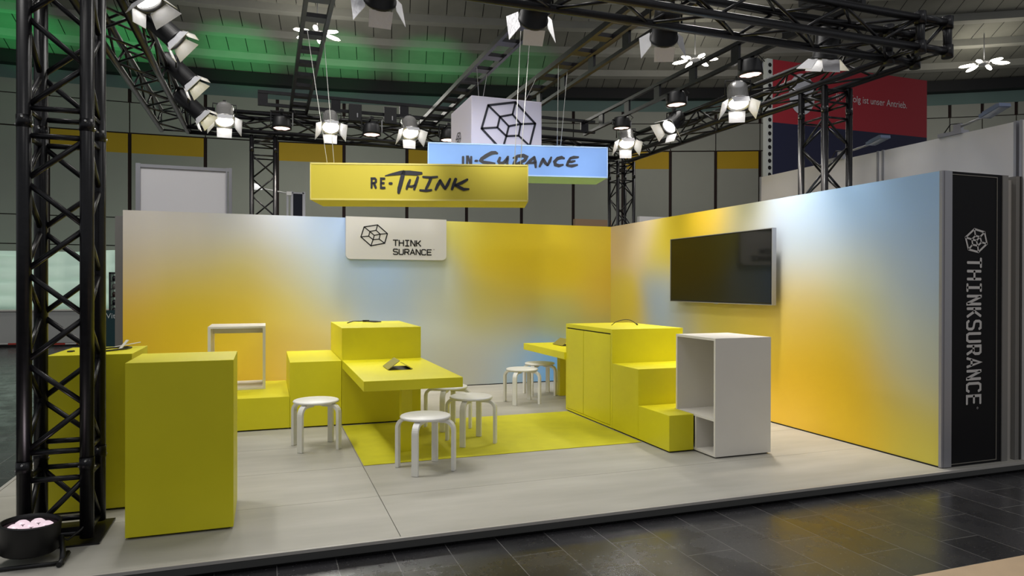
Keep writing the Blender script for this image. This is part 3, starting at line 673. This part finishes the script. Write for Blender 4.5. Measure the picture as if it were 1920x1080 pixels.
# rigging odds and ends on the trusses
o = empty('chain_hoist', (-.82, -5.40, 3.96), 'dark chain hoist on top of the front truss near the right corner', 'hoist')
MB().box(-1.00, -.65, -5.48, -5.32, 3.945, 4.10).box(-.90, -.75, -5.46, -5.34, 4.10, 4.16).build('motor_body', BLACKP, o, bevel=.01)
MB().tube((-.82, -5.40, 4.16), (-.82, -5.40, 8.5), .012, 6).build('chain', BLACKM, o)
for x, lab in ((-4.14, 'black power box hanging on the upright back ladder above the round lamp'), (-3.64, 'black power box on the upright back ladder, left of the lamp nearest the blue sign')):
    o = empty('power_box', (x, -.06, 3.88), lab, 'power box')
    MB().box(x-.09, x+.09, -.10, -.024, 3.88, 4.12).build('case', BLACKP, o, bevel=.006)
    MB().box(x+.02, x+.035, -.104, -.10, 3.93, 3.99).build('indicator', ALU, o)
mb = MB()
mb.path([(-6.2+k*.12, .22+.05*math.sin(k*1.7), 3.84+.04*math.sin(k*.9)) for k in range(50)], .013, 6)
mb.path([(-6.2+k*.12, .18+.06*math.sin(k*1.1+2), 3.78+.05*math.sin(k*.6+1)) for k in range(50)], .010, 6)
tag(mb.build('cable_bundle', CABLE), 'black cables drooping inside the back truss beam', 'cable')
mb = MB(); mb.path([(.30+.05*math.sin(k*1.3), -.1-k*.12, 3.83+.04*math.sin(k*.8)) for k in range(42)], .013, 6)
tag(mb.build('cable_bundle', CABLE), 'black cables drooping inside the right truss beam', 'cable')

# floor lamp
o = empty('floor_lamp', (-6.575, -5.63, 0), 'round black LED floor lamp pointing up at the foot of the front truss tower', 'floor lamp')
m = Matrix.Translation((-6.575, -5.63, .055)) @ Matrix.Rotation(math.radians(4), 4, 'Y')
MB().lathe([(.0001, 0), (.13, 0), (.142, .01), (.145, .155), (.148, .16), (.136, .165), (.134, .145)], m, 40).build('housing', BLACKP, o)
mb = MB(); mb.lathe([(.0001, .135), (.134, .135)], m, 32); mb.build('reflector', mat('lamp_reflector', (70, 55, 62), .3), o)
for k in range(7):
    rr, th = (0, 0) if k == 0 else (.072, k*PI/3+.3)
    q = m @ Matrix.Translation((rr*math.cos(th), rr*math.sin(th), .14)); MB().lathe([(.0001, .012), (.02, .011), (.034, 0)], q, 16).build('led_cell', LENSF, o)
for s in (-1, 1):
    x = -6.575+s*.155
    mb = MB(); mb.path([(x, -5.63, .12), (x+s*.02, -5.68, .05), (x+s*.03, -5.74, .016)], .014, 8)
    mb.build('stand_leg', BLACKP, o)
    mb = MB(); mb.path([(x+s*.03, -5.80, .016), (x+s*.03, -5.62, .016)], .015, 8); mb.build('stand_foot', BLACKP, o)
mb = MB(); mb.path([(-6.775, -5.76, .013), (-6.375, -5.76, .013)], .011, 8); mb.build('stand_bar', BLACKP, o)
mb = MB(); mb.path([(-6.46, -5.56, .1), (-6.42, -5.5, .05), (-6.36, -5.46, .09), (-6.33, -5.43, .13)], .006, 8); mb.build('cable', CABLE, o)
lamp('lamp_light', 'SPOT', (-6.575, -5.63, .235), 5, (1, .85, .9), (-6.6, -5.6, 3), .08, 60, .8, parent=o)

# ------------------------------------------------------------------ hanging signs
def hang_box(name, label, TLf, TRf, zt, zb, depth, face, under, rim=None):
    """front top corners, box goes away from the camera by depth"""
    a = Vector((TLf[0], TLf[1], 0)); b_ = Vector((TRf[0], TRf[1], 0)); d = (b_-a).normalized(); nb = Vector((-d.y, d.x, 0))
    o = empty(name, (a+b_)/2+Vector((0, 0, zb)), label, 'hanging sign')
    def P(s, k, z): return a+d*s*(b_-a).length+nb*k+Vector((0, 0, z))
    v = [P(s, k, z) for z in (zb, zt) for k in (0, depth) for s in (0, 1)]
    mb = MB(); mb.add(v, [(0,2,3,1)], 1).add(v, [(4,5,7,6), (0,1,5,4), (2,6,7,3), (0,4,6,2), (1,3,7,5)], 0)
    mb.build('body', [face, under], o)
    r = MB(); q = .009
    for (s0, s1, z0, z1) in ((0, 1, zt-.012, zt+.002), (0, 1, zb-.002, zb+.012), (0, .005, zb, zt), (.995, 1, zb, zt)):
        vs = [P(s, k, z) for z in (z0, z1) for k in (-.004, .0) for s in (s0, s1)]
        r.add(vs, [(0,2,3,1), (4,5,7,6), (0,1,5,4), (2,6,7,3), (0,4,6,2), (1,3,7,5)])
    if rim: r.build('rim', rim, o)
    ln = (b_-a).length
    return o, (lambda q_: a+d*q_[0]*ln-nb*.006+Vector((0, 0, zb+(zt-zb)*q_[1]))), ln, P
YELF = mat('yellow_fabric', (196, 180, 56), .7, noise=.03, nscale=2); YELU = mat('yellow_fabric_under', (208, 194, 30), .7)
BLUF = mat('light_blue_fabric', (118, 158, 224), .7, noise=.04, nscale=2); BLUU = mat('mint_fabric', (160, 200, 182), .7)
o, fy, ln, PY_ = hang_box('hanging_sign', 'yellow hanging box sign with hand brushed black lettering', (-4.97, -3.705), (-3.099, -4.276), 2.623, 2.293, .52, YELF, YELU, mat('yellow_rim', (214, 200, 110), .6))
def brush(mb, strokes, box, fn):
    x0, x1, yt, yb = box
    for pts, ws in strokes:
        q = [((p[0]-x0)/(x1-x0), (yb-p[1])/(yb-yt)) for p in pts]
        # strokes are laid out in drawing units: convert to metres, then back to fractions inside fn
        sx, sz = fn.size
        stroke(mb, [(p[0]*sx, p[1]*sz) for p in q], [w_/(x1-x0)*sx*fn.bold for w_ in ws], lambda p: fn((p[0]/sx, p[1]/sz)))
class F:
    def __init__(s, f, size, bold=1.0): s.f = f; s.size = size; s.bold = bold
    def __call__(s, q): return s.f(q)
lt = MB()
brush(lt, [
 ([(420,598),(420,543),(438,543),(445,551),(445,560),(438,569),(422,570)], [9]*7), ([(433,570),(445,598)], [9,9]),
 ([(496,543),(474,543),(474,597),(497,597)], [9]*4), ([(474,569),(492,569)], [8,8]), ([(522,571),(537,571)], [10,10]),
 ([(497,527),(540,517),(590,508),(640,508),(680,511),(711,509)], [3,10,17,19,17,9]), ([(606,500),(598,530),(588,570),(580,600),(576,626)], [15,17,17,16,11]),
 ([(643,548),(634,570),(626,590),(621,604)], [9,12,11,8]), ([(628,586),(650,588),(672,580)], [7,9,8]), ([(688,531),(679,560),(670,586),(665,606)], [10,12,12,8]),
 ([(716,531),(760,534),(802,530)], [8,10,8]), ([(764,537),(750,570),(734,603)], [11,12,10]), ([(699,609),(735,612),(768,607)], [8,10,8]),
 ([(790,606),(803,578),(818,550)], [9,13,11]), ([(816,548),(830,575),(846,600)], [10,13,11]), ([(846,600),(862,572),(876,540)], [11,13,9]),
 ([(909,540),(898,570),(885,604)], [12,14,10]), ([(978,543),(945,562),(905,580)], [9,13,11]), ([(905,578),(930,590),(955,602),(986,600)], [10,13,13,7]),
], (65, 1334, 455, 669), F(fy, (ln, .33), 1.4))
lt.build('lettering', INK, o)
o, fb, ln, PB_ = hang_box('hanging_sign', 'light blue hanging box sign with hand brushed lettering, partly behind the yellow one', (-3.757, -3.076), (-1.878, -3.482), 3.017, 2.69, .50, BLUF, BLUU, mat('blue_rim', (160, 190, 235), .6))
lt = MB()
brush(lt, [
 ([(237,622),(237,697)], [13,13]), ([(275,697),(275,622),(283,622),(306,697),(314,697),(314,622)], [12]*6), ([(352,666),(374,666)], [12,12]),
 ([(566,590),(545,580),(510,584),(460,612),(415,645),(405,662),(430,680),(490,690),(530,700),(530,720),(490,738),(430,745)], [10,17,21,21,19,18,17,17,18,18,16,9]),
 ([(590,632),(576,672),(590,697),(625,688),(655,650),(668,622)], [14,18,18,17,17,12]), ([(665,640),(655,690),(665,705)], [14,16,10]),
 ([(750,640),(728,690),(705,742)], [14,18,12]), ([(715,640),(760,618),(815,612),(845,628),(830,660),(790,685),(745,700)], [9,16,19,19,18,16,10]), ([(775,695),(810,720),(850,742)], [12,17,10]),
 ([(925,628),(880,668),(835,715)], [14,17,12]), ([(920,628),(930,680),(936,740)], [13,18,12]), ([(868,692),(905,690),(940,686)], [9,14,10]),
 ([(972,732),(990,690),(1008,645)], [11,17,13]), ([(1008,645),(1028,690),(1052,718)], [13,18,13]), ([(1052,718),(1072,675),(1088,630)], [12,17,10]),
 ([(1216,645),(1190,634),(1150,645),(1120,680),(1128,712),(1165,722),(1205,712)], [10,17,18,18,18,17,10]),
 ([(1356,632),(1310,634),(1272,644)], [10,17,13]), ([(1275,642),(1256,680),(1240,718)], [13,17,13]), ([(1240,720),(1290,726),(1346,714)], [12,17,10]), ([(1258,682),(1290,680),(1322,672)], [10,15,9]),
], (-95.2, 1649, 499, 826), F(lambda q: fb((q[0], q[1]+ (q[0]-.5)*.18)), (ln, .327), 1.75))
lt.build('lettering', INK, o)
# white cube
CW = mat('white_fabric', (214, 208, 222), .7)
o = empty('hanging_cube', (-2.72, -2.13, 3.0), 'white hanging cube with dark line drawn cube logo above the blue sign', 'hanging sign')
MB().box(-3.148, -2.286, -2.6, -1.68, 2.95, 3.69).build('body', CW, o, bevel=.012)
lg = MB(); logo(lg, -2.70, 3.37, .328, .285, .026, lambda q: Vector((q[0], -2.606, q[1]))); lg.build('logo', INK, o)
lg = MB(); logo(lg, -2.05, 3.30, .115, .075, .011, lambda q: Vector((-3.153, q[0], q[1]))); lg.build('side_logo', INK, o)
def rope(label, a, b_):
    tag(MB().tube(a, b_, .003, 6).build('rope', ROPE), label, 'rope', 'thin steel hanging ropes')
for a, b_, lab in (((-4.81, -3.60, 2.625), (-4.97, -3.25, 3.96), 'thin rope on the left end of the yellow sign, left of its pair'),
                   ((-4.74, -3.50, 2.625), (-4.80, -3.05, 3.96), 'thin rope on the left end of the yellow sign, right of its pair'),
                   ((-3.17, -4.10, 2.624), (-3.05, -3.94, 3.96), 'thin rope to the right end of the yellow sign, left of its pair'),
                   ((-3.12, -4.12, 2.624), (-2.95, -3.93, 3.96), 'thin rope to the right end of the yellow sign, right of its pair'),
                   ((-3.03, -2.5, 3.69), (-3.13, -2.75, 3.96), 'thin rope above the white cube at left front'),
                   ((-2.93, -2.3, 3.69), (-2.96, -2.6, 3.96), 'thin rope above the white cube at left rear'),
                   ((-2.42, -2.3, 3.69), (-2.36, -2.6, 3.96), 'thin rope above the white cube at right'),
                   ((-2.37, -3.25, 3.017), (-2.335, -3.2, 3.96), 'thin rope on the right part of the blue sign, left of its pair'),
                   ((-2.29, -3.15, 3.017), (-2.13, -2.98, 3.96), 'thin rope on the right part of the blue sign, right of its pair'),
                   ):
    rope(lab, a, b_)

# ------------------------------------------------------------------ neighbours right
struct('wall_right_3', MB().box(.955, 1.03, -5.845, -2.47, -.08, 3.0).box(.955, 1.03, -6.05, -5.895, -.08, 3.0), PARTW)
w = MB()
for y in (-2.49, -4.385, -4.45, -5.85, -5.9): w.box(.945, 1.035, y, y+.022, -.08, 3.005)
struct('trim_4', w, ALU)
def arm_lamp(label, base, head):
    o = empty('arm_lamp', base, label, 'spotlight', 'arm floodlights on the neighbouring wall')
    b_, h = Vector(base), Vector(head); d = (h-b_).normalized()
    MB().box(b_.x-.05, b_.x+.05, b_.y-.13, b_.y+.12, b_.z, b_.z+.035).box(b_.x-.02, b_.x+.02, b_.y-.10, b_.y-.02, b_.z+.035, b_.z+.1).build('bracket', ALU, o)
    MB().tube(b_+Vector((0, -.06, .07)), h, .012, 8).build('arm', ALU, o)
    m = Matrix.Translation(h) @ d.to_track_quat('X', 'Z').to_matrix().to_4x4()
    hd = MB().obox(m, -.03, .2, -.06, .06, -.012, .02).obox(m, 0, .16, -.045, .045, .02, .034).build('head', mat('blue_grey_metal', (120, 132, 158), .35, metal=.5), o)
    MB().obox(m, -.01, .18, -.05, .05, -.016, -.012).build('glass', mat('lamp_glass', (150, 160, 175), .15), hd)
    mb = MB(); mb.path([b_+Vector((0, .1, .03)), b_+Vector((0, .02, .12)), b_+Vector((0, -.1, .1))], .006, 6); mb.build('cable', CABLE, o)
arm_lamp('floodlight on a long arm in front of the navy part of the banner', (.98, -3.78, 3.0), (.90, -4.35, 3.09))
arm_lamp('floodlight on a long arm at the top right corner of the white wall', (.98, -5.22, 3.0), (.90, -5.62, 3.10))
o = empty('banner', (9.25, 4.05, 3.2), 'huge red and navy hanging banner with white German slogan', 'banner')
RED = mat('red_print', (172, 34, 48), .6); NAVY = mat('navy_fabric', (26, 29, 62), .6)
MB().box(6.647, 11.92, 4.0, 4.1, 5.66, 7.24).build('red_field', RED, o)
MB().box(6.647, 11.92, 4.0, 4.1, 3.2, 5.66).build('navy_field', NAVY, o)
MB().box(6.47, 6.645, 3.98, 4.12, 3.2, 7.24).build('edge_profile', mat('white_profile', (205, 208, 202), .5), o)
mb = MB()
for k in range(23): mb.lathe([(.0001, 0), (.052, 0)], Matrix.Translation((6.557, 3.975, 3.3+k*.172)) @ Matrix.Rotation(PI/2, 4, 'X'), 16)
mb.build('profile_holes', DARK, o)
def text_mesh(name, body_, size, loc, rot, m, parent, sx=1.0, al='LEFT'):
    c = bpy.data.curves.new(name, 'FONT'); c.body = body_; c.size = size; c.align_x = al
    t_ = bpy.data.objects.new(name+'_tmp', c); COL.objects.link(t_)
    dg = bpy.context.evaluated_depsgraph_get(); me = bpy.data.meshes.new_from_object(t_.evaluated_get(dg))
    bpy.data.objects.remove(t_); me.materials.clear(); me.materials.append(m); me.name = name
    ob = bpy.data.objects.new(name, me); COL.objects.link(ob); ob.parent = parent
    ob.location = Vector(loc)-parent.location; ob.rotation_euler = rot; ob.scale = (sx, 1, 1); return ob
text_mesh('slogan', 'Ihr Erfolg ist unser Antrieb.', .255, (11.17, 3.985, 6.40), (PI/2, 0, 0), mat('slogan_white', (225, 215, 215), .6), o, .88, 'RIGHT')
mb = MB(); mb.lathe([(.0001, 0), (.42, 0)], Matrix.Translation((7.86-.28, 3.99, 6.45)) @ Matrix.Rotation(PI/2, 4, 'X') @ Matrix.Diagonal((1, 1.25, 1, 1)), 32)
mb.build('emblem', mat('emblem_white', (205, 205, 212), .6), o)
tag(MB().box(.75, 1.6, 3, 3.1, -.08, 2.93).build('partition', mat('wood_board', (150, 122, 92), .6)), 'brown board panel just showing behind the wall corner', 'partition')
tag(MB().box(2.28, 3.1, 3, 3.1, -.08, 3.04).build('partition', PARTW), 'white partition edge showing right of the corner tower', 'partition')

# ------------------------------------------------------------------ things behind the back wall, left
o = empty('partition', (-6.56, 2, -.08), 'translucent grey partition in an aluminium frame behind the back wall', 'partition')
m_, t, b = new_mat('frosted_sheet'); b.inputs['Base Color'].default_value = (*s2l((236, 234, 236)), 1); b.inputs['Roughness'].default_value = .35; b.inputs['Alpha'].default_value = .93
MB().box(-7.2, -5.93, 1.99, 2.02, -.02, 3.40).build('sheet', m_, o)
f = MB()
for x0, x1 in ((-7.256, -7.19), (-5.955, -5.93), (-5.915, -5.865)): f.box(x0, x1, 1.96, 2.04, -.08, 3.43)
f.box(-7.256, -5.9, 1.965, 2.035, 3.37, 3.42)
f.build('frame', ALU, o)
o = empty('display_stand', (-4.83, 2, -.08), 'narrow dark display screen in a silver frame beside the left rear tower', 'display')
MB().box(-4.915, -4.765, 1.97, 2.0, 2.0, 3.06).build('screen', mat('dark_screen', (32, 34, 44), .6, spec=.15), o)
MB().box(-4.955, -4.915, 1.96, 2.04, -.08, 3.10).box(-4.765, -4.72, 1.96, 2.04, -.08, 3.10).box(-4.93, -4.74, 1.96, 2.04, 3.06, 3.085).box(-5.02, -4.99, 1.96, 2.0, -.08, 3.02).build('frame', ALU, o)
o = empty('arm_lamp', (-5.0, 1.9, 3.1), 'small white lamp on an arm seen through the left rear tower', 'spotlight')
MB().tube((-5.0, 1.97, 3.06), (-5.45, 1.9, 3.12), .012, 8).box(-5.02, -4.94, 1.95, 1.99, 3.03, 3.09).build('arm', WHITEP, o)
MB().tube((-5.40, 1.9, 3.12), (-5.53, 1.88, 3.14), .03, 12, r1=.055).build('head', mat('white_lamp_head', (235, 235, 235), .4, emis=(1, 1, 1), estr=.6), o)

# inflatable cushion wall, counters, poster, shelf and tape far left
w = MB(); nx, nz = 96, 30; X0, X1, Z0, Z1 = -16.0, -6.2, .86, 2.42
vs = []
for j in range(nz+1):
    for i in range(nx+1):
        u, v = i/nx, j/nz
        bul = .16*(abs(math.sin(u*PI*9))**.5)*(abs(math.sin(v*PI*4))**.5)
        sag = .10*math.sin(u*PI*3+1)*v
        vs.append((X0+(X1-X0)*u, 11.9-bul-.15*math.sin(v*PI), Z0+(Z1-Z0)*v+sag))
fs = [(j*(nx+1)+i, j*(nx+1)+i+1, (j+1)*(nx+1)+i+1, (j+1)*(nx+1)+i) for j in range(nz) for i in range(nx)]
w.add(vs, fs, 0, True); w.box(X0, X1, 11.9, 12.3, Z0, Z1+.02)
tag(w.build('inflatable_wall', mat('green_glow_inflatable', (222, 240, 228), .5, emis=(.62, .9, .72), estr=.22)), 'white quilted inflatable wall far behind the truss tower on the left', 'inflatable')  # greenish emission stands in for the green light on the cushions
for i, (x0, x1, lab) in enumerate(((-16, -11.02, 'grey white counter under the inflatable wall, left one'), (-11.0, -9.02, 'grey white counter under the inflatable wall, behind the truss tower'), (-9.0, -6.5, 'grey white counter under the inflatable wall, right one beside the dark poster'))):
    o = empty('counter', ((x0+x1)/2, 11.2, -.08), lab, 'counter', 'grey white counters far left')
    MB().box(x0, x1, 10.95, 11.6, .0, .84).build('front', mat('counter_grey', (186, 188, 184), .5, noise=.05, nscale=1), o)
    MB().box(x0, x1, 10.9, 11.65, .84, .875).build('worktop', WHITE, o)
    MB().box(x0, x1, 10.98, 11.55, -.085, 0).build('plinth', DARK, o)
w = MB()
for k in range(40): x = -16+k*.25; w.box(x, x+.25, 10.6, 10.602, -.005+.02*math.sin(k*.5), .035+.02*math.sin(k*.5), k % 2)
w.box(-16, -15.95, 10.58, 10.62, -.085, .06, 1); w.box(-6.05, -6, 10.58, 10.62, -.085, .06, 1)
tag(w.build('barrier_tape', [mat('tape_red', (190, 60, 45), .5), mat('tape_white', (215, 215, 210), .5)]), 'red and white barrier tape strung low in front of the far counters', 'tape')
o = empty('poster', (-8.2, 8, -.08), 'dark teal poster with cut off white lettering beside the stand back wall', 'poster')
MB().box(-8.84, -7.5, 8.0, 8.05, .0, .94).build('board', mat('teal_print', (16, 62, 66), .5), o)
for s_, x, z, sz in (('Vit', -8.82, .755, .17), ('E', -8.62, .58, .17)): text_mesh('lettering', s_, sz, (x, 7.99, z), (PI/2, 0, 0), mat('poster_white', (225, 232, 228), .5), o)
MB().box(-8.6, -8.5, 7.993, 7.998, .47, .485).build('underline', bpy.data.materials['poster_white'], o)
o = empty('shelf_rack', (-8.3, 8.5, -.08), 'narrow black rack with small dark items above the teal poster', 'shelf')
MB().box(-8.85, -8.81, 8.45, 8.9, -.08, 1.83).box(-8.0, -7.96, 8.45, 8.9, -.08, 1.83).box(-8.85, -7.96, 8.45, 8.9, 1.79, 1.83).build('frame', BLACKP, o)
for k in range(5): MB().box(-8.81, -8.0, 8.45, 8.9, .85+k*.19, .865+k*.19).build('shelf_board', BLACKP, o)
rows = ['bottom', 'second lowest', 'middle', 'second highest', 'top']
for k in range(5):
    for j, sd_ in enumerate(('left', 'right')):
        x = -8.75+j*.13
        jm = mat('jar_glass', random.choice([(60, 40, 34), (30, 30, 34), (120, 116, 110)]), .3)
        tag(MB().lathe([(.0001, 0), (.04, 0), (.04, .09), (.016, .12), (.0001, .12)], Matrix.Translation((x, 8.52, .866+k*.19)), 12).build('jar', jm),
            'small jar on the %s shelf of the narrow black rack, the %s one' % (rows[k], sd_), 'jar', 'jars on the black rack')
tag(MB().box(-5.0, 4.0, -9.6, -7.322, FLOORZ, -.05).build('wooden_platform', mat('birch_ply', (214, 186, 152), .5, noise=.05, nscale=6)), 'pale wooden platform edge of the opposite stand at the bottom right', 'platform')

# ------------------------------------------------------------------ hall lamps and the green wash
PET = mat('lamp_petal', (255, 250, 235), .4, emis=(1, .93, .78), estr=14)
def star(label, c):
    o = empty('hall_lamp', c, label, 'lamp', 'star shaped hall lamps')
    for k in range(6):
        a = k*PI/3+.35; m = Matrix.Translation(Vector(c)) @ Matrix.Rotation(a, 4, 'Z') @ Matrix.Translation((.42, 0, 0)) @ Matrix.Rotation(.12, 4, 'Y')
        mb = MB(); mb.lathe([(.0001, -.03), (.5, -.02), (.85, 0), (1, .02), (.8, .05), (.0001, .06)], m @ Matrix.Diagonal((.22, .058, 1, 1)), 18)
        mb.build('petal', PET, o)
    MB().tube(Vector(c)+Vector((0, 0, .02)), Vector(c)+Vector((0, 0, .1)), .14, 14).build('hub', ALU, o)
    zc = 8.35+(R0-math.hypot(c[0]-HC.x, c[1]-HC.y))*sl-.03; MB().tube(Vector(c)+Vector((0, 0, .1)), (c[0], c[1], zc), .015, 6).build('cable', ALU, o)
    lamp('lamp_light', 'POINT', (c[0], c[1], c[2]-1.6), 130 if c[0] < 0 else (75 if c[0] < 10 else 24), (1, .96, .88), None, .5, parent=o)  # extra point light below the lamp, added to brighten the ceiling
    lamp('lamp_light', 'SPOT', (c[0], c[1], c[2]-.1), 330 if c[0] < 0 else 60, (1, .95, .85), (c[0], c[1], 0), .4, 150, .5, parent=o)
star('star shaped hall lamp seen above the yellow sign', (-4.1, 8.33, 8.0))
star('star shaped hall lamp seen over the right truss middle', (6.28, 6.78, 8.0))
star('star shaped hall lamp at the far right above the banner', (14.39, 4.18, 8.0))
o = empty('uplight', (-8.5, 9.6, -.08), 'green uplight on the hall floor behind the stand wall', 'spotlight')
MB().lathe([(.0001, 0), (.15, 0), (.16, .2), (.13, .2), (.0001, .17)], Matrix.Translation((-8.5, 9.6, -.08)), 20).build('housing', BLACKP, o)
for k, en in enumerate((1500, 1500, 1500, 1500, 1500, 1300, 900, 400)):
    tg = pol(HR-1.5, -8.5+k*3.3, 8.7); sr = pol(HR-6.5, -8.5+k*3.3, 3.0)
    lamp('lamp_light', 'SPOT', sr, en, (.05, 1, .24), tg, .1, 27, 1.0, parent=o)
